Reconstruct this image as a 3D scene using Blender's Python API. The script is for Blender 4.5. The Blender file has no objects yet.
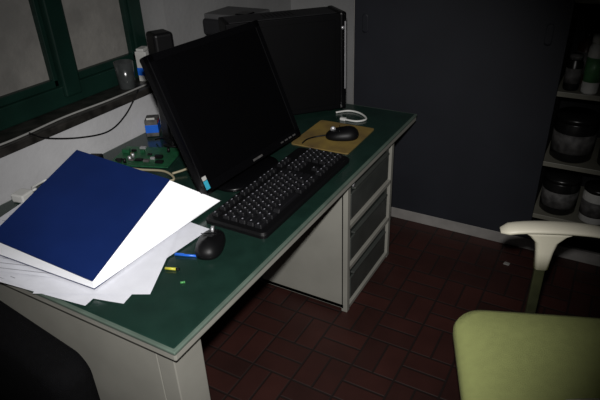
import bpy, bmesh, math, random
from mathutils import Vector, Matrix
random.seed(4)
S=bpy.context.scene
COL=S.collection
# ---------------------------------------------------------------- materials
def mat(name,col,rough=0.6,metal=0.0,noise=0.0,nscale=8.0,spec=0.5,bump=0.0,bscale=200.0,col2=None,emit=None,trans=0.0,alpha=None):
    m=bpy.data.materials.new(name);m.use_nodes=True
    nt=m.node_tree;b=nt.nodes['Principled BSDF']
    b.inputs['Base Color'].default_value=(*col,1);b.inputs['Roughness'].default_value=rough
    b.inputs['Metallic'].default_value=metal;b.inputs['Specular IOR Level'].default_value=spec
    if trans: b.inputs['Transmission Weight'].default_value=trans
    if emit: b.inputs['Emission Color'].default_value=(*emit[0],1);b.inputs['Emission Strength'].default_value=emit[1]
    if noise or bump: tc=nt.nodes.new('ShaderNodeTexCoord')
    if noise:
        n=nt.nodes.new('ShaderNodeTexNoise');n.inputs['Scale'].default_value=nscale;n.inputs['Detail'].default_value=6
        nt.links.new(tc.outputs['Object'],n.inputs['Vector'])
        r=nt.nodes.new('ShaderNodeValToRGB')
        c2=col2 or tuple(max(0,c*(1-noise)) for c in col)
        r.color_ramp.elements[0].position=.35;r.color_ramp.elements[1].position=.65
        r.color_ramp.elements[0].color=(*c2,1);r.color_ramp.elements[1].color=(*col,1)
        nt.links.new(n.outputs['Fac'],r.inputs['Fac']);nt.links.new(r.outputs['Color'],b.inputs['Base Color'])
    if bump:
        n2=nt.nodes.new('ShaderNodeTexNoise');n2.inputs['Scale'].default_value=bscale;n2.inputs['Detail'].default_value=3
        nt.links.new(tc.outputs['Object'],n2.inputs['Vector'])
        bp=nt.nodes.new('ShaderNodeBump');bp.inputs['Strength'].default_value=bump;bp.inputs['Distance'].default_value=.01
        nt.links.new(n2.outputs['Fac'],bp.inputs['Height']);nt.links.new(bp.outputs['Normal'],b.inputs['Normal'])
    return m
M={}
M['wall']=mat('wall_paint',(.42,.42,.43),.85,noise=.2,nscale=3,bump=.15,bscale=40)
M['wall_dim']=mat('wall_paint_dimmed',(.20,.20,.20),.85,noise=.15,nscale=3,bump=.15,bscale=40)  # same wall paint, darkened in colour for far-wall dimness and less bounce
M['ceil']=mat('ceiling_paint',(.25,.25,.25),.9,noise=.05,nscale=3)
M['green_top']=mat('green_linoleum',(.0085,.0245,.0185),.22,noise=.25,nscale=14,bump=.03,bscale=60,spec=.6)
M['desk_grey']=mat('desk_grey_paint',(.215,.21,.185),.5,noise=.12,nscale=6)
M['desk_edge']=mat('desk_edge_trim',(.08,.11,.09),.3,noise=.25,nscale=10)
M['drawer']=mat('drawer_front_dark',(.015,.019,.017),.4,noise=.2,nscale=12)
M['drawer2']=mat('drawer_lip_grey',(.042,.046,.042),.4,noise=.2,nscale=12)
M['blackpl']=mat('black_plastic',(.0030,.0030,.0034),.45,bump=.05,bscale=600,spec=.18)
M['blackgl']=mat('black_gloss',(.0018,.0018,.0022),.3,noise=.1,nscale=5,spec=.2)
M['screen']=mat('screen_off',(.0010,.0010,.0013),.5,noise=.1,nscale=4,spec=.06)
M['tower']=mat('tower_case_black',(.0022,.0022,.0026),.5,noise=.2,nscale=4,spec=.08)
M['key']=mat('key_plastic',(.005,.005,.006),.5,noise=.1,nscale=60,spec=.25)
M['legend']=mat('key_legend',(.28,.28,.32),.6,noise=.1,nscale=60)
M['silver']=mat('silver_trim',(.5,.5,.52),.35,metal=.6,noise=.1,nscale=20)
M['teal']=mat('sticker_teal',(.03,.30,.42),.5,noise=.2,nscale=60)
M['white']=mat('white_paper',(.58,.59,.64),.85,noise=.06,nscale=20)
M['pages']=mat('page_block',(.90,.91,.94),.8,noise=.02,nscale=4)
M['print']=mat('printed_ink',(.25,.25,.28),.8,noise=.3,nscale=80)
M['blue']=mat('blue_binder_cover',(.0040,.0150,.085),.42,noise=.15,nscale=6,bump=.1,bscale=400,spec=.4)
M['cab']=mat('cabinet_blue_grey',(.0115,.0125,.0165),.55,noise=.15,nscale=4,spec=.2)
M['plinth']=mat('plinth_grey',(.19,.18,.17),.6,noise=.25,nscale=10)
M['shelf']=mat('shelf_cream',(.13,.125,.10),.5,noise=.15,nscale=10)
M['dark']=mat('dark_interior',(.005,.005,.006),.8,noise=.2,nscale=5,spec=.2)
M['wgreen']=mat('window_green_paint',(.0042,.018,.013),.4,noise=.25,nscale=9,spec=.3)
M['glass']=mat('frosted_dirty_glass_glow',(.115,.11,.10),.35,noise=.45,nscale=7,bump=.5,bscale=30,emit=((.5,.48,.45),.06))  # faint emission put into the glass for dim light through the panes
M['sill']=mat('sill_stone_dark',(.024,.022,.020),.38,noise=.7,nscale=18,bump=.3,bscale=25)
M['mat']=mat('brown_mouse_mat',(.20,.135,.028),.7,noise=.35,nscale=7,col2=(.095,.060,.020))
M['seat']=mat('olive_green_fabric',(.30,.33,.115),.85,noise=.08,nscale=40,bump=.4,bscale=500)
M['cream']=mat('cream_plastic',(.56,.53,.43),.45,noise=.06,nscale=10)
M['olive']=mat('olive_steel',(.035,.038,.018),.4,metal=.3,noise=.3,nscale=20)
M['fabric']=mat('black_fabric',(.0028,.0028,.0032),.95,noise=.2,nscale=60,bump=.5,bscale=400,spec=.06)
M['pcb']=mat('circuit_board_green',(.012,.085,.035),.4,noise=.4,nscale=50)
M['copper']=mat('component_yellow',(.22,.17,.05),.5,noise=.2,nscale=50)
M['penblue']=mat('pen_blue',(.01,.10,.50),.35,noise=.1,nscale=30)
M['red']=mat('label_red',(.25,.02,.02),.5,noise=.1,nscale=30)
M['yellow']=mat('marker_yellow',(.40,.38,.03),.4,noise=.1,nscale=30)
M['lgreen']=mat('clip_green',(.05,.22,.06),.4,noise=.1,nscale=30)
M['jar']=mat('dark_jar',(.006,.006,.006),.3,noise=.3,nscale=12,spec=.35)
M['label']=mat('jar_label',(.075,.072,.070),.7,noise=.7,nscale=30)
M['canwhite']=mat('can_white',(.42,.42,.40),.5,noise=.2,nscale=12)
M['cangreen']=mat('can_green',(.05,.16,.06),.5,noise=.3,nscale=25)
M['brown']=mat('bottle_brown',(.03,.013,.006),.25,noise=.2,nscale=12)
M['cable_w']=mat('cable_white',(.50,.50,.48),.5,noise=.05,nscale=30)
M['cable_g']=mat('cable_grey',(.24,.24,.23),.5,noise=.1,nscale=30)
M['cable_y']=mat('cable_beige',(.26,.23,.15),.5,noise=.05,nscale=30)
M['pgrey']=mat('printer_grey',(.011,.011,.013),.5,noise=.15,nscale=8,spec=.3)
M['plight']=mat('printer_light_grey',(.06,.06,.062),.5,noise=.1,nscale=8)
M['jarglass']=mat('grey_glass',(.04,.044,.044),.2,noise=.4,nscale=20)
def floor_mat():
    m=bpy.data.materials.new('red_floor_tiles');m.use_nodes=True;nt=m.node_tree;b=nt.nodes['Principled BSDF']
    N=nt.nodes.new;K=nt.links.new
    def ma(op,a,c=None,d=None):
        n=N('ShaderNodeMath');n.operation=op
        for i,v in enumerate((a,c,d)):
            if v is None: continue
            if hasattr(v,'links'): K(v,n.inputs[i])
            else: n.inputs[i].default_value=v
        return n.outputs[0]
    tc=N('ShaderNodeTexCoord');sp=N('ShaderNodeSeparateXYZ');K(tc.outputs['Object'],sp.inputs[0])
    s=.19
    X=ma('DIVIDE',ma('ADD',sp.outputs[0],10),s);Y=ma('DIVIDE',ma('ADD',sp.outputs[1],10),s)
    fx=ma('FLOOR',X);fy=ma('FLOOR',Y);ux=ma('FRACT',X);uy=ma('FRACT',Y)
    chk=ma('MODULO',ma('ADD',fx,fy),2)
    inv=ma('SUBTRACT',1,chk)
    mix=lambda a,c:ma('ADD',ma('MULTIPLY',a,chk),ma('MULTIPLY',c,inv))
    a=mix(ux,uy);c=mix(uy,ux)
    c2=ma('MULTIPLY',c,2);half=ma('FLOOR',c2);cf=ma('FRACT',c2)
    da=ma('MINIMUM',a,ma('SUBTRACT',1,a))
    dc=ma('MULTIPLY',ma('MINIMUM',cf,ma('SUBTRACT',1,cf)),.5)
    dist=ma('MINIMUM',da,dc)
    r=N('ShaderNodeMapRange');r.inputs['From Min'].default_value=.012;r.inputs['From Max'].default_value=.035;K(dist,r.inputs['Value'])
    cmb=N('ShaderNodeCombineXYZ');K(fx,cmb.inputs[0]);K(fy,cmb.inputs[1]);K(half,cmb.inputs[2])
    wn=N('ShaderNodeTexWhiteNoise');K(cmb.outputs[0],wn.inputs['Vector'])
    cr=N('ShaderNodeValToRGB');cr.color_ramp.elements[0].color=(.020,.0068,.0054,1);cr.color_ramp.elements[1].color=(.032,.0095,.0072,1);K(wn.outputs['Value'],cr.inputs['Fac'])
    n=N('ShaderNodeTexNoise');n.inputs['Scale'].default_value=6;n.inputs['Detail'].default_value=8;K(tc.outputs['Object'],n.inputs['Vector'])
    mr=N('ShaderNodeMapRange');mr.inputs['To Min'].default_value=.45;mr.inputs['To Max'].default_value=1.3;K(n.outputs['Fac'],mr.inputs['Value'])
    vm=N('ShaderNodeVectorMath');vm.operation='SCALE';K(cr.outputs['Color'],vm.inputs[0]);K(mr.outputs[0],vm.inputs['Scale'])
    mx=N('ShaderNodeMixRGB');mx.inputs['Color1'].default_value=(.0095,.0058,.0050,1);K(r.outputs[0],mx.inputs['Fac']);K(vm.outputs[0],mx.inputs['Color2'])
    K(mx.outputs['Color'],b.inputs['Base Color'])
    bp=N('ShaderNodeBump');bp.inputs['Strength'].default_value=.5;bp.inputs['Distance'].default_value=.004
    K(r.outputs[0],bp.inputs['Height']);K(bp.outputs['Normal'],b.inputs['Normal'])
    b.inputs['Roughness'].default_value=.5;b.inputs['Specular IOR Level'].default_value=.35
    return m
M['floor']=floor_mat()
# ---------------------------------------------------------------- builder
class B:
    def __init__(s,name,loc=(0,0,0),rz=0.0):
        s.name=name;s.loc=Vector(loc);s.rz=rz;s.mats=[];s.verts=[];s.faces=[];s.fm=[];s.sm=[]
    def mi(s,k):
        if k not in s.mats:s.mats.append(k)
        return s.mats.index(k)
    def add(s,bm,k,T=None,smooth=False):
        if T is not None: bmesh.ops.transform(bm,matrix=T,verts=bm.verts)
        bmesh.ops.recalc_face_normals(bm,faces=bm.faces)
        o=len(s.verts);bm.verts.index_update();i=s.mi(k)
        s.verts+=[v.co.copy() for v in bm.verts]
        for f in bm.faces:
            s.faces.append([o+v.index for v in f.verts]);s.fm.append(i);s.sm.append(smooth)
        bm.free()
    def box(s,x0,x1,y0,y1,z0,z1,k,bev=0.0,T=None,seg=2,taper=1.0,smooth=False):
        bm=bmesh.new();bmesh.ops.create_cube(bm,size=1)
        for v in bm.verts:
            t=taper if v.co.z>0 else 1
            v.co=Vector(((x0+x1)/2+v.co.x*(x1-x0)*t,(y0+y1)/2+v.co.y*(y1-y0)*t,(z0+z1)/2+v.co.z*(z1-z0)))
        if bev: bmesh.ops.bevel(bm,geom=bm.edges[:],offset=bev,segments=seg,affect='EDGES',profile=.5)
        s.add(bm,k,T,smooth)
    def cyl(s,c,r,h,k,r2=None,n=28,axis='Z',T=None,bev=0,smooth=True):
        bm=bmesh.new();bmesh.ops.create_cone(bm,cap_ends=True,segments=n,radius1=r,radius2=r if r2 is None else r2,depth=h)
        if bev:
            e=[e for e in bm.edges if any(len(f.verts)>4 for f in e.link_faces)]
            bmesh.ops.bevel(bm,geom=e,offset=bev,segments=2,affect='EDGES')
        R=Matrix.Identity(4)
        if axis=='X':R=Matrix.Rotation(math.pi/2,4,'Y')
        if axis=='Y':R=Matrix.Rotation(math.pi/2,4,'X')
        bmesh.ops.transform(bm,matrix=Matrix.Translation(c)@R,verts=bm.verts);s.add(bm,k,T,smooth)
    def prism(s,pts,z0,z1,k,T=None,bev=0):
        bm=bmesh.new();a=[bm.verts.new((p[0],p[1],z0)) for p in pts];b=[bm.verts.new((p[0],p[1],z1)) for p in pts]
        n=len(pts);bm.faces.new(a);bm.faces.new(b)
        for i in range(n):bm.faces.new((a[i],a[(i+1)%n],b[(i+1)%n],b[i]))
        if bev:
            bmesh.ops.recalc_face_normals(bm,faces=bm.faces)
            bmesh.ops.bevel(bm,geom=bm.edges[:],offset=bev,segments=2,affect='EDGES')
        s.add(bm,k,T)
    def hull8(s,bot,top,k,bev=0):
        bm=bmesh.new();a=[bm.verts.new(p) for p in bot];b=[bm.verts.new(p) for p in top];n=len(bot)
        bm.faces.new(a);bm.faces.new(b)
        for i in range(n):bm.faces.new((a[i],a[(i+1)%n],b[(i+1)%n],b[i]))
        if bev:
            bmesh.ops.recalc_face_normals(bm,faces=bm.faces)
            bmesh.ops.bevel(bm,geom=bm.edges[:],offset=bev,segments=2,affect='EDGES')
        s.add(bm,k)
    def loft(s,rings,k,T=None,smooth=True,cap=True):
        bm=bmesh.new();R=[[bm.verts.new(p) for p in r] for r in rings];n=len(rings[0])
        for a,b in zip(R,R[1:]):
            for i in range(n):bm.faces.new((a[i],a[(i+1)%n],b[(i+1)%n],b[i]))
        if cap: bm.faces.new(R[0]);bm.faces.new(R[-1])
        s.add(bm,k,T,smooth)
    def tube(s,pts,r,k,n=8,sub=6,T=None):
        P=[Vector(p) for p in pts];Q=[]
        for i in range(len(P)-1):
            p0=P[max(i-1,0)];p1=P[i];p2=P[i+1];p3=P[min(i+2,len(P)-1)]
            for j in range(sub):
                t=j/sub;Q.append(.5*((2*p1)+(p2-p0)*t+(2*p0-5*p1+4*p2-p3)*t*t+(3*p1-p0-3*p2+p3)*t**3))
        Q.append(P[-1]);rings=[]
        up=Vector((0,0,1))
        for i,q in enumerate(Q):
            d=(Q[min(i+1,len(Q)-1)]-Q[max(i-1,0)]).normalized()
            a=d.cross(up)
            if a.length<.05:a=d.cross(Vector((1,0,0)))
            a.normalize();b=d.cross(a)
            rings.append([q+a*r*math.cos(2*math.pi*m/n)+b*r*math.sin(2*math.pi*m/n) for m in range(n)])
        s.loft(rings,k,T)
    def done(s):
        me=bpy.data.meshes.new(s.name);me.from_pydata([tuple(v) for v in s.verts],[],s.faces)
        for k in s.mats: me.materials.append(M[k])
        for p,i,sm in zip(me.polygons,s.fm,s.sm):p.material_index=i;p.use_smooth=sm
        me.update();ob=bpy.data.objects.new(s.name,me);COL.objects.link(ob)
        ob.location=s.loc;ob.rotation_euler=(0,0,s.rz);return ob
def rrect(hx,hy,r,z,n=6,cx=0,cy=0):
    o=[]
    for sx,sy,a0 in ((1,1,0),(-1,1,90),(-1,-1,180),(1,-1,270)):
        for i in range(n+1):
            a=math.radians(a0+90*i/n);o.append(Vector((cx+sx*(hx-r)+r*math.cos(a),cy+sy*(hy-r)+r*math.sin(a),z)))
    return o
# ---------------------------------------------------------------- room
WX=-.45
b=B('floor');b.box(-.75,3.1,-2.3,2.7,-.06,0,'floor');b.done()
b=B('ceiling');b.box(-.75,3.1,-2.3,2.7,2.6,2.66,'ceil');b.done()
b=B('wall_left')
b.box(-.75,WX,-2.3,2.7,0,.925,'wall')
b.box(-.75,WX,1.38,2.7,.925,2.6,'wall_dim');b.box(-.75,WX,-2.3,-.9,.925,2.6,'wall');b.box(-.75,WX,-.9,1.38,2.2,2.6,'wall');b.done()
b=B('wall_back');b.box(WX,3.1,2.6,2.7,0,2.6,'wall_dim');b.done()
b=B('wall_right');b.box(3.0,3.1,-2.3,2.6,0,2.6,'wall_dim');b.done()
b=B('wall_front');b.box(WX,3.0,-2.3,-2.2,0,2.6,'wall_dim');b.done()
b=B('trim_1_window_sill');b.box(-.75,-.435,-.9,1.38,.925,.96,'sill',.006);b.done()
b=B('window_1')
x0,x1=-.68,-.60
b.box(x0,x1,-.9,1.38,.96,1.05,'wgreen',.006);b.box(x0,x1,-.9,1.38,2.1,2.2,'wgreen',.006)
b.box(x0,x1,1.30,1.38,1.05,2.1,'wgreen',.006);b.box(x0,x1,-.9,-.8,1.05,2.1,'wgreen',.006)
for yy in (.86,.06):
    b.box(x0-.005,x1+.02,yy-.045,yy+.045,1.0,2.15,'wgreen',.008)
for a,c in ((.905,1.30),(.105,.815),(-.8,.015)):
    b.box(x0+.02,x1-.01,a,c,1.05,1.085,'wgreen',.005);b.box(x0+.02,x1-.01,a,a+.025,1.05,2.1,'wgreen',.004);b.box(x0+.02,x1-.01,c-.025,c,1.05,2.1,'wgreen',.004)
    b.box(x0+.035,x0+.042,a+.01,c-.01,1.07,2.1,'glass')
b.done()
# ---------------------------------------------------------------- desk
L=1.890;W=.70
b=B('office_desk')
b.box(-.44,W,0,L,.712,.746,'desk_grey',.006)
b.box(-.44,W+.003,-.003,L+.003,.738,.750,'desk_edge',.004,seg=3)
b.box(-.43,W-.008,.008,L-.010,.745,.753,'green_top',.0035,seg=3)
b.box(-.42,.605,.02,.050,.03,.712,'desk_grey',.003)
b.box(.605,.668,.02,.135,0,.712,'desk_grey',.003);b.box(-.42,-.36,.05,.13,0,.712,'desk_grey',.004)
b.box(-.40,-.38,.13,1.70,.30,.712,'desk_grey',.002)
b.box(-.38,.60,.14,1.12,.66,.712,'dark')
px0,px1,py0,py1=.18,.67,1.122,1.662
b.box(px0,px1-.02,py0,py0+.012,.02,.712,'desk_grey',.002);b.box(px0,px1-.02,py1-.012,py1,.02,.712,'desk_grey',.002)
b.box(px0,px0+.012,py0,py1,.02,.712,'desk_grey',.002);b.box(px0+.02,px1-.05,py0+.02,py1-.02,0,.05,'dark')
b.box(px0,px1-.02,py0,py1,.02,.04,'desk_grey')
b.box(px1-.03,px1,py0,py0+.03,0.0,.712,'desk_grey',.003);b.box(px1-.03,px1,py1-.03,py1,0.0,.712,'desk_grey',.003)
zs=[.02,.245,.47,.70]
for i in range(4): b.box(px1-.03,px1,py0+.02,py1-.02,zs[i]-.012,zs[i]+.012,'desk_grey',.003)
for i in range(3):
    z0,z1=zs[i]+.014,zs[i+1]-.014
    b.box(px1-.03,px1-.014,py0+.032,py1-.032,z0,z1,'drawer',.002)
    b.box(px1-.016,px1-.006,py0+.05,py1-.05,z0+.015,z1-.06,'drawer2',.003)
    b.box(px1-.016,px1+.004,py0+.07,py1-.07,z1-.045,z1-.034,'drawer2',.003)
b.cyl((px1+.001,py0+.05,.675),.009,.01,'silver',axis='X')
b.done()
# ---------------------------------------------------------------- cabinet with shelves
cy=2.04
b=B('sliding_door_cabinet')
b.box(.265,2.4,cy+.01,2.55,0,.07,'plinth',.003)
b.box(.265,.29,cy+.01,2.55,.07,2.1,'plinth',.002);b.box(2.375,2.4,cy,2.55,.07,2.1,'shelf',.002)
b.box(.29,2.375,2.52,2.55,.07,2.1,'dark')
b.box(.265,2.4,cy,2.55,2.1,2.14,'plinth',.003)
b.box(.272,1.325,cy+.004,cy+.026,.072,2.1,'cab',.002)
b.box(1.30,1.318,cy+.03,2.52,.07,2.1,'dark')
for z in (.19,.50,.87,1.30,1.7): b.box(1.30,2.375,cy+.04,2.52,z,z+.025,'shelf',.002)
b.box(.272,2.375,cy+.03,2.5,.07,.075,'dark')
def handle(x,z):
    b.loft([[Vector((p.x+x,cy+.003-0.002*q,p.y+z)) for p in rrect(.016*g,.050*g,.015*g,0)] for q,g in ((0,1.0),(1,1.0),(1,.8))],'cab')
handle(1.245,1.163);handle(.335,1.15)
b.done()
def jar(name,x,y,z,r,h,body,lab,lid,neck=.8):
    b=B(name,(x,y,z))
    prof=[(0.0,r*.9),(.01,r),(h*.78,r),(h*.84,r*neck),(h*.86,r*neck)]
    n=28
    b.loft([[Vector((q*math.cos(2*math.pi*i/n),q*math.sin(2*math.pi*i/n),zz)) for i in range(n)] for zz,q in prof],body)
    b.cyl((0,0,h*.93),r*neck*1.06,h*.14,lid,bev=.004)
    b.cyl((0,0,h*.42),r*1.01,h*.42,lab)
    b.done()
jar('paint_jar',1.432,2.20,.525,.100,.235,'jar','label','jar',.95);jar('paint_jar',1.655,2.18,.525,.095,.25,'jar','label','canwhite',.6)
jar('paint_jar',1.425,2.19,.215,.090,.21,'jar','label','jar',.95);jar('paint_jar',1.605,2.15,.215,.070,.20,'canwhite','label','jar',.95)
jar('paint_jar',1.765,2.2,.215,.07,.2,'jar','canwhite','jar',.9)
jar('glass_jar',1.372,2.14,.895,.036,.17,'jar','label','label');jar('glass_bottle',1.40,2.27,.895,.04,.25,'brown','label','jar',.45)
jar('spray_can',1.455,2.12,.895,.038,.27,'canwhite','cangreen','canwhite',.8);jar('spray_can',1.56,2.18,.895,.04,.28,'canwhite','label','canwhite',.6)
# ---------------------------------------------------------------- monitor
b=B('computer_monitor',(.362,.925,0),-math.radians(3.5))
t=math.atan2(.20,.48)
w,h=.315,.52
T=Matrix.Translation((0,0,.83))@Matrix.Rotation(-t,4,'Y')
b.box(-.045,0,-w,w,0,h,'blackpl',.008,T)
bz=.028
b.box(-.02,.004,-w,w,h-bz,h,'blackgl',.003,T);b.box(-.02,.004,-w,w,0,bz+.006,'blackgl',.003,T)
b.box(-.02,.004,-w,-w+bz,0,h,'blackgl',.003,T);b.box(-.02,.004,w-bz,w,0,h,'blackgl',.003,T)
b.box(-.01,.001,-w+bz,w-bz,bz,h-bz,'screen',0,T)
b.box(-.10,-.04,-.2,.2,.08,.44,'blackpl',.02,T)
b.box(.003,.0055,-w+.004,-w+.024,.012,.045,'teal',0,T);b.box(.003,.0055,-w+.004,-w+.024,.047,.062,'canwhite',0,T)
b.box(.003,.0055,-.03,.03,.010,.018,'label',0,T)
for i in range(4): b.box(.003,.006,w-.15+i*.03,w-.132+i*.03,.012,.018,'label',0,T)
b.box(-.20,-.13,-.055,.055,.76,1.05,'blackpl',.012)
b.loft([rrect(.135,.165,.07,.753,cx=-.125),rrect(.14,.17,.07,.76,cx=-.125),rrect(.135,.165,.07,.770,cx=-.125),rrect(.10,.12,.06,.778,cx=-.125)],'blackgl')
b.done()
# ---------------------------------------------------------------- PC tower
a=math.atan2(.73,.68)
b=B('desktop_computer_tower',(.346,1.79,.753),a)
Lt,Dt,Ht=.60,.19,.50
b.box(-Lt,-.03,0,Dt,.012,Ht,'tower',.006)
b.box(-.035,0,-.004,Dt+.004,.008,Ht+.004,'blackgl',.01)
b.box(-Lt+.03,-.06,-.003,.004,.04,Ht-.03,'tower',.002)
b.box(-.012,-.006,-.0055,.0,.12,Ht-.04,'silver',.001)
b.cyl((-.022,-.005,Ht-.07),.008,.003,'silver',axis='Y')
for xx in (-.08,-Lt+.08):
    for yy in (.04,Dt-.04): b.cyl((xx,yy,.006),.018,.012,'blackpl')
for i in range(8): b.box(-.40+i*.02,-.39+i*.02,.05,Dt-.05,Ht-.001,Ht+.002,'dark')
b.box(-Lt+.02,-.05,.01,Dt-.01,Ht-.001,Ht+.0015,'pgrey')
b.done()
# ---------------------------------------------------------------- printer
b=B('printer',(-.28,1.82,.753))
b.box(-.155,.155,-.20,.07,0,.36,'pgrey',.02,seg=3);b.box(-.155,.155,-.19,.06,.36,.45,'pgrey',.02,seg=3)
b.box(-.14,.14,-.18,.04,.445,.475,'plight',.008);b.box(-.12,.12,-.215,-.19,.06,.14,'plight',.006)
b.box(-.12,.12,-.215,-.19,.20,.30,'blackgl',.006)
b.box(.05,.12,-.16,-.08,.47,.481,'blackgl',.003)
b.done()
# ---------------------------------------------------------------- keyboard
b=B('computer_keyboard',(.502,.888,.753),0)
hx,hy=.130,.345
b.loft([rrect(hx,hy,.02,0),rrect(hx,hy,.02,.012),rrect(hx-.006,hy-.006,.018,.020)],'blackpl',smooth=False)
xs=[-.100,-.052,-.018,.016,.050,.084]
def key(x,y,wx,wy):
    b.box(x-wx/2,x+wx/2,y-wy/2,y+wy/2,.016,.032,'key',.003,taper=.82,seg=1)
    b.box(x-wx*.20,x-wx*.06,y-wy*.25,y-wy*.25+.006,.0321,.0326,'legend')
u=.0288
for ri,x in enumerate(xs):
    y=-hy+.025
    if ri==0:
        ks=[1,.6]+[1]*4+[.4]+[1]*4+[.4]+[1]*4
        for i,k in enumerate(ks):
            if k==1: key(x,y+u/2,.026,u*.88)
            y+=u*k
    else:
        lay={1:[1]*13+[2],2:[1.5]+[1]*12+[1.5],3:[1.8]+[1]*11+[2.2],4:[2.3]+[1]*10+[2.7],5:[1.4,1.1,1.4,5.8,1.4,1.1,1.1,1.7]}[ri]
        for k in lay: key(x,y+u*k/2,.030,u*k-.004);y+=u*k
    y=-hy+.025+15.4*u
    if ri in (0,1,2) :
        for i in range(3): key(x,y+u/2+i*u,.028,u*.88)
    if ri==4: key(x,y+u*1.5,.030,u*.88)
    if ri==5:
        for i in range(3): key(x,y+u/2+i*u,.030,u*.88)
    y=-hy+.025+18.8*u
    if ri>0:
        for i in range(4): key(x,y+u/2+i*u,.030,u*.88)
b.done()
# ---------------------------------------------------------------- mice
def mouse(name,x,y,z,l,w,hh,ang,cable):
    b=B(name,(x,y,z),ang)
    rings=[]
    for q,s_ in ((0,.94),(.12,1.0),(.35,1.0),(.6,.90),(.8,.72),(.93,.48),(1.0,.15)):
        ring=[]
        for i in range(28):
            a=2*math.pi*i/28
            ca,sa=math.cos(a),math.sin(a);e=.8
            X=math.copysign(abs(ca)**e,ca)*l/2*s_;Y=math.copysign(abs(sa)**e,sa)*w/2*s_*(1-.08*ca)
            ring.append(Vector((X-.01*q,Y,hh*q*(1-.15*ca*q))))
        rings.append(ring)
    b.loft(rings,'blackpl')
    b.cyl((l*.26,0,hh*.86),.012,.008,'silver',axis='Y')
    b.box(l*.05,l*.07,-w*.36,w*.36,hh*.90,hh*.965,'blackgl',.002)
    b.tube(cable,.0035,'blackpl');b.done()
mouse('computer_mouse',.492,.430,.754,.165,.092,.048,math.radians(115),[(.075,0,.012),(.083,.002,.008),(.088,.005,.006)])
b=B('mouse_mat',(.445,1.44,.753),math.radians(1))
b.prism([(p.x,p.y) for p in rrect(.145,.16,.012,0)],0,.005,'mat');b.done()
mouse('computer_mouse',.49,1.435,.759,.155,.10,.05,math.radians(205),[(.07,0,.012),(.12,0,.004),(.16,.03,.004),(.18,.075,.004)])
b=B('white_cable',(.41,1.70,.753))
b.tube([(-.09,.02,.006),(-.04,.07,.006),(.03,.06,.006),(.09,.0,.006),(.06,-.05,.006),(-.01,-.05,.006)],.005,'cable_w');b.box(-.03,.0,-.06,-.04,0,.014,'cable_w',.003);b.done()
# ---------------------------------------------------------------- binder
A=Vector((-.175,.507,.949));Bq=Vector((.252,.532,.907));C=Vector((.33,.075,.80));D=A+C-Bq
nrm=(Bq-A).cross(C-Bq).normalized()
if nrm.z<0:nrm=-nrm
b=B('ring_binder')
def sh(p,q):return p-nrm*q
b.hull8([sh(p,.006) for p in (A,Bq,C,D)],[A,Bq,C,D],'blue',.002)
E=Vector((.352,.672,.772));C2=Vector((.325,.078,.768));A2=Vector((-.16,.60,.770));D2=Vector((-.10,.06,.770))
ins=lambda p,q:p.lerp((A+Bq+C+D)/4,q)
b.hull8([A2,E,C2,D2],[sh(ins(A,.02),.006),sh(ins(Bq,.004),.0062),sh(ins(C,.006),.0062),sh(ins(D,.02),.006)],'pages')
b.hull8([p-Vector((0,0,.004)) for p in (A2,E-Vector((.02,.01,0)),C2,D2)],[A2,E-Vector((.02,.01,0)),C2,D2],'blue')
out=(A-Bq).normalized()*.008
b.hull8([D2+out,D2,A2,A2+out],[D+out,D,A,A+out],'blue',.002)
b.done()
# ---------------------------------------------------------------- loose papers
b=B('loose_papers')
def sheet(cx,cy_,w_,h_,ang,z,curl=0,lines=True):
    n=10;R=Matrix.Rotation(math.radians(ang),3,'Z');bm=bmesh.new();g=[]
    for i in range(n+1):
        row=[]
        for j in range(n+1):
            p=Vector(((i/n-.5)*w_,(j/n-.5)*h_,0));p=R@p
            row.append(bm.verts.new((cx+p.x,cy_+p.y,z+curl*((i/n)**4)*.005)))
        g.append(row)
    for i in range(n):
        for j in range(n): bm.faces.new((g[i][j],g[i+1][j],g[i+1][j+1],g[i][j+1]))
    b.add(bm,'white')
    if lines:
        for q in range(12):
            bm=bmesh.new();y=(q/12-.45)*h_;wl=w_*random.uniform(.5,.85);vs=[]
            for X,Y in ((-w_*.42,y),(-w_*.42+wl,y),(-w_*.42+wl,y+.0025),(-w_*.42,y+.0025)):
                p=R@Vector((X,Y,0));vs.append(bm.verts.new((cx+p.x,cy_+p.y,z+.0008+curl*.005*max(0,(X/w_+.5))**4)))
            bm.faces.new(vs);b.add(bm,'print')
sheet(.20,.18,.44,.31,12,.7542,1);sheet(.195,.31,.42,.44,-5,.7552,.6,False);sheet(-.02,.145,.44,.31,2,.7565,0);sheet(-.17,.185,.31,.43,12,.7578,0)
sheet(.235,.25,.36,.42,26,.7590,.4,False);sheet(.06,.19,.42,.30,17,.7605,.3,True);sheet(.12,.14,.43,.30,7,.7550,.5,True)
b.done()
# ---------------------------------------------------------------- pens and bits
b=B('ballpoint_pen',(.455,.350,.7575),math.radians(20))
b.cyl((0,0,0),.0042,.085,'penblue',axis='X');b.cyl((.049,0,0),.0035,.013,'penblue',r2=.001,axis='X');b.box(-.04,-.01,-.002,.002,.003,.0065,'penblue',.001);b.done()
b=B('marker_pen',(.456,.268,.7585),math.radians(20))
b.cyl((0,0,0),.0045,.036,'yellow',axis='X');b.cyl((.023,0,0),.004,.012,'blackpl',axis='X');b.done()
b=B('pen_cap',(.533,.231,.757),math.radians(40));b.cyl((0,0,0),.0033,.010,'lgreen',axis='X');b.cyl((.007,0,0),.0037,.004,'lgreen',axis='X');b.done()
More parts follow.
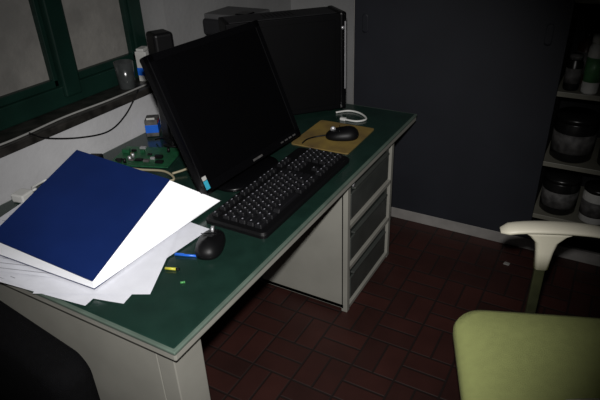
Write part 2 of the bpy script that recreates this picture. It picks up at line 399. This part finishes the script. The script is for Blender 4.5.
# ---------------------------------------------------------------- circuit board etc
b=B('circuit_board',(-.21,.87,.757),math.radians(20))
b.box(-.14,.14,-.10,.10,0,.005,'pcb',.001)
for i in range(13):
    x=random.uniform(-.12,.12);y=random.uniform(-.08,.08);s_=random.uniform(.006,.018)
    b.box(x-s_,x+s_,y-s_*.6,y+s_*.6,.005,.005+random.uniform(.006,.018),random.choice(['blackpl','silver','pcb','label','dark','pcb']),.001)
for i in range(5): b.cyl((random.uniform(-.11,.11),random.uniform(-.08,.08),.014),.007,.02,random.choice(['silver','blackpl','copper']))
b.done()
b=B('cable_bundle')
b.tube([(-.40,.62,.77),(-.25,.68,.79),(-.12,.735,.775),(.0,.76,.78),(.07,.73,.77),(-.02,.68,.765)],.005,'cable_y')
b.tube([(-.06,.99,.765),(.0,.94,.80),(.06,.86,.775),(.02,.78,.765)],.005,'cable_y')
b.tube([(-.42,.43,.765),(-.36,.46,.80),(-.40,.50,.77),(-.33,.55,.765),(-.38,.60,.79)],.005,'cable_w')
b.tube([(-.30,1.03,.765),(-.22,1.0,.80),(-.12,1.0,.79),(-.05,1.04,.77)],.004,'blackpl')
b.done()
b=B('power_plug',(-.38,.36,.755),math.radians(10));b.box(-.03,.03,-.03,.03,0,.035,'cable_w',.006)
b.tube([(0,.03,.015),(.02,.05,.025),(-.01,.06,.015)],.005,'cable_w');b.done()
b=B('power_adapter',(-.36,.71,.755),math.radians(25));b.box(-.03,.03,-.035,.035,0,.045,'blackpl',.008);b.cyl((0,.04,.02),.006,.02,'blackpl',axis='Y');b.done()
b=B('wall_cable')
b.tube([(-.44,.50,.975),(-.436,.56,.93),(-.436,.72,.87),(-.436,.88,.84),(-.436,1.0,.88),(-.43,1.10,.97)],.0035,'blackpl');b.done()
b=B('windowsill_cable')
b.tube([(-.465,-.2,.965),(-.475,.2,.965),(-.462,.45,.965),(-.48,.7,.965),(-.465,.95,.965),(-.47,1.2,.965)],.0045,'cable_g');b.done()
b=B('small_box',(-.375,1.10,.755),math.radians(35))
b.box(-.03,.03,-.04,.04,0,.085,'label',.003);b.box(-.031,.031,-.041,.041,.02,.06,'penblue',.001);b.box(-.0315,.0315,-.02,.012,.062,.075,'red',.001);b.box(-.02,.02,-.038,-.030,.085,.095,'canwhite',.002);b.done()
b=B('computer_speaker',(-.20,1.06,.753),math.radians(-25))
b.box(-.05,.05,-.045,.045,0,.52,'blackpl',.014,seg=3);b.cyl((.0,0,.005),.06,.01,'blackpl')
for z in (.12,.27,.42): b.cyl((.051,0,z),.032,.006,'blackgl',axis='X')
b.done()
b=B('glass_cup',(-.53,1.13,.96))
n=24;b.loft([[Vector((r*math.cos(2*math.pi*i/n),r*math.sin(2*math.pi*i/n),z)) for i in range(n)] for z,r in ((0,.036),(.004,.04),(.13,.046),(.13,.042),(.02,.036))],'jarglass')
b.done()
b=B('small_carton',(-.53,1.27,.96),math.radians(15))
b.box(-.03,.03,-.03,.03,0,.15,'canwhite',.003);b.box(-.031,.031,-.031,.031,.03,.07,'penblue',.002);b.box(-.02,.02,-.031,.031,.15,.165,'canwhite',.003);b.done()
# ---------------------------------------------------------------- green chair
ang=math.radians(21)
b=B('green_office_chair',(1.608,.676,0),ang)
def ring(g,z,bulge=0): return [Vector((p.x,p.y,z)) for p in rrect(.31*g,.31*g,.11*g,0,8)]
b.loft([ring(.90,.375),ring(.97,.385),ring(1.0,.41),ring(1.0,.435),ring(.975,.452),ring(.90,.462),ring(.6,.468),ring(.2,.466)],'seat')
b.loft([ring(.8,.355),ring(.86,.360),ring(.86,.378),ring(.8,.38)],'blackpl')
for sy in (1,-1):
    y=sy*.385 if sy<0 else .375
    b.box(-.035,.005,min(.15*sy,y),max(.15*sy,y),.345,.360,'olive',.003)
    b.box(-.034,.002,y-.008,y+.008,.345,.61,'olive',.004)
    T=Matrix.Translation((-0.014,y,0))
    b.loft([[Vector((p.x+o,p.y,z)) for p in rrect(sx,.018,.014,0)] for z,sx,o in ((.60,.024,0),(.67,.029,0),(.71,.038,.0),(.738,.065,.0),(.75,.09,.0))],'cream',T)
    pr=[]
    for i in range(15):
        q=i/14;x=-.155+.36*q;wd=.033+.004*math.sin(q*3.1);th=.014;zz=.757+.008*math.sin(q*math.pi)-.012*(abs(q-.5)*2)**4
        sc=1 if 0<i<14 else .5
        pr.append([Vector((x,wd*sc*math.cos(2*math.pi*k/16),zz+th*sc*math.sin(2*math.pi*k/16))) for k in range(16)])
    b.loft(pr,'cream',T)
b.box(.26,.36,-.03,.03,.345,.36,'olive',.003);b.box(.34,.36,-.03,.03,.345,.70,'olive',.004)
Tb=Matrix.Translation((.36,0,.80))@Matrix.Rotation(math.radians(90),4,'Y')
b.loft([[Vector((p.x,p.y,z)) for p in rrect(.20*g,.25*g,.1*g,0,8)] for z,g in ((-.03,.9),(-.02,1),(.02,1),(.035,.9),(.04,.5))],'seat',Tb)
b.cyl((0,0,.22),.03,.28,'blackpl');b.cyl((0,0,.10),.045,.06,'blackpl')
for i in range(5):
    R=Matrix.Rotation(2*math.pi*i/5+.3,4,'Z')
    b.box(0,.28,-.022,.022,.06,.095,'blackpl',.01,R)
    b.cyl((.27,0,.03),.03,.04,'blackpl',axis='Y',T=R)
b.done()
# ---------------------------------------------------------------- black chair lower left
b=B('black_office_chair',(.185,-.345,0),math.radians(-6))
def rr(g,z,hx=.33,hy=.25): return [Vector((p.x,p.y,z)) for p in rrect(hx*g,hy*g,.08*g,0,8)]
b.loft([rr(.9,.36),rr(1,.38),rr(1,.44),rr(.94,.46),rr(.5,.468)],'fabric')
Tb=Matrix.Translation((0,.20,.605))@Matrix.Rotation(math.radians(90),4,'X')
b.loft([[Vector((p.x,p.y,z)) for p in rrect(.35*g,.18*g,.05*g,0,8)] for z,g in ((-.05,.88),(-.04,.97),(-.01,1),(.02,1),(.05,.95),(.06,.85),(.065,.4))],'fabric',Tb)
b.box(-.03,.03,.18,.20,.34,.50,'blackpl',.003);b.box(-.03,.03,0,.20,.34,.355,'blackpl',.003)
b.cyl((0,0,.22),.03,.28,'blackpl')
for i in range(5):
    R=Matrix.Rotation(2*math.pi*i/5+.1,4,'Z');b.box(0,.26,-.022,.022,.06,.095,'blackpl',.01,R);b.cyl((.25,0,.03),.03,.04,'blackpl',axis='Y',T=R)
b.done()
b=B('paper_scrap',(1.26,1.86,0));b.prism([(-.015,-.01),(.015,-.012),(.018,.008),(-.01,.012)],0,.008,'plinth',bev=.002);b.done()
# ---------------------------------------------------------------- camera
f=551.24;yaw,p,ro=math.radians(-30.614),math.radians(29.462),math.radians(-2.348)
d=Vector((math.sin(yaw)*math.cos(p),math.cos(yaw)*math.cos(p),-math.sin(p)))
r0=Vector((math.cos(yaw),-math.sin(yaw),0));u0=r0.cross(d)
r=r0*math.cos(ro)+u0*math.sin(ro);u_=-r0*math.sin(ro)+u0*math.cos(ro)
cam=bpy.data.cameras.new('camera');co=bpy.data.objects.new('camera',cam);COL.objects.link(co)
mw=Matrix.Identity(4)
for i in range(3): mw[i][0]=r[i];mw[i][1]=u_[i];mw[i][2]=-d[i]
pos=Vector((1.5332,-.7362,1.7854))
for i in range(3): mw[i][3]=pos[i]
co.matrix_world=mw;cam.lens=f*36/600;cam.sensor_width=36;cam.clip_start=.02
S.camera=co
l=bpy.data.lights.new('camera_flash','SPOT');l.energy=255;l.spot_size=math.radians(73);l.spot_blend=.9;l.shadow_soft_size=.03;l.color=(1,.98,.96)
lo=bpy.data.objects.new('camera_flash',l);COL.objects.link(lo)
fp=pos+u_*.13-r*.01
aim=(pos+d*2.3+r*(-.14)-u_*.05-fp).normalized()
lo.rotation_euler=aim.to_track_quat('-Z','Y').to_euler();lo.location=fp
w=bpy.data.worlds.new('world');S.world=w;w.use_nodes=True
w.node_tree.nodes['Background'].inputs[0].default_value=(.35,.42,.55,1);w.node_tree.nodes['Background'].inputs[1].default_value=.05
S.view_settings.view_transform='Standard'
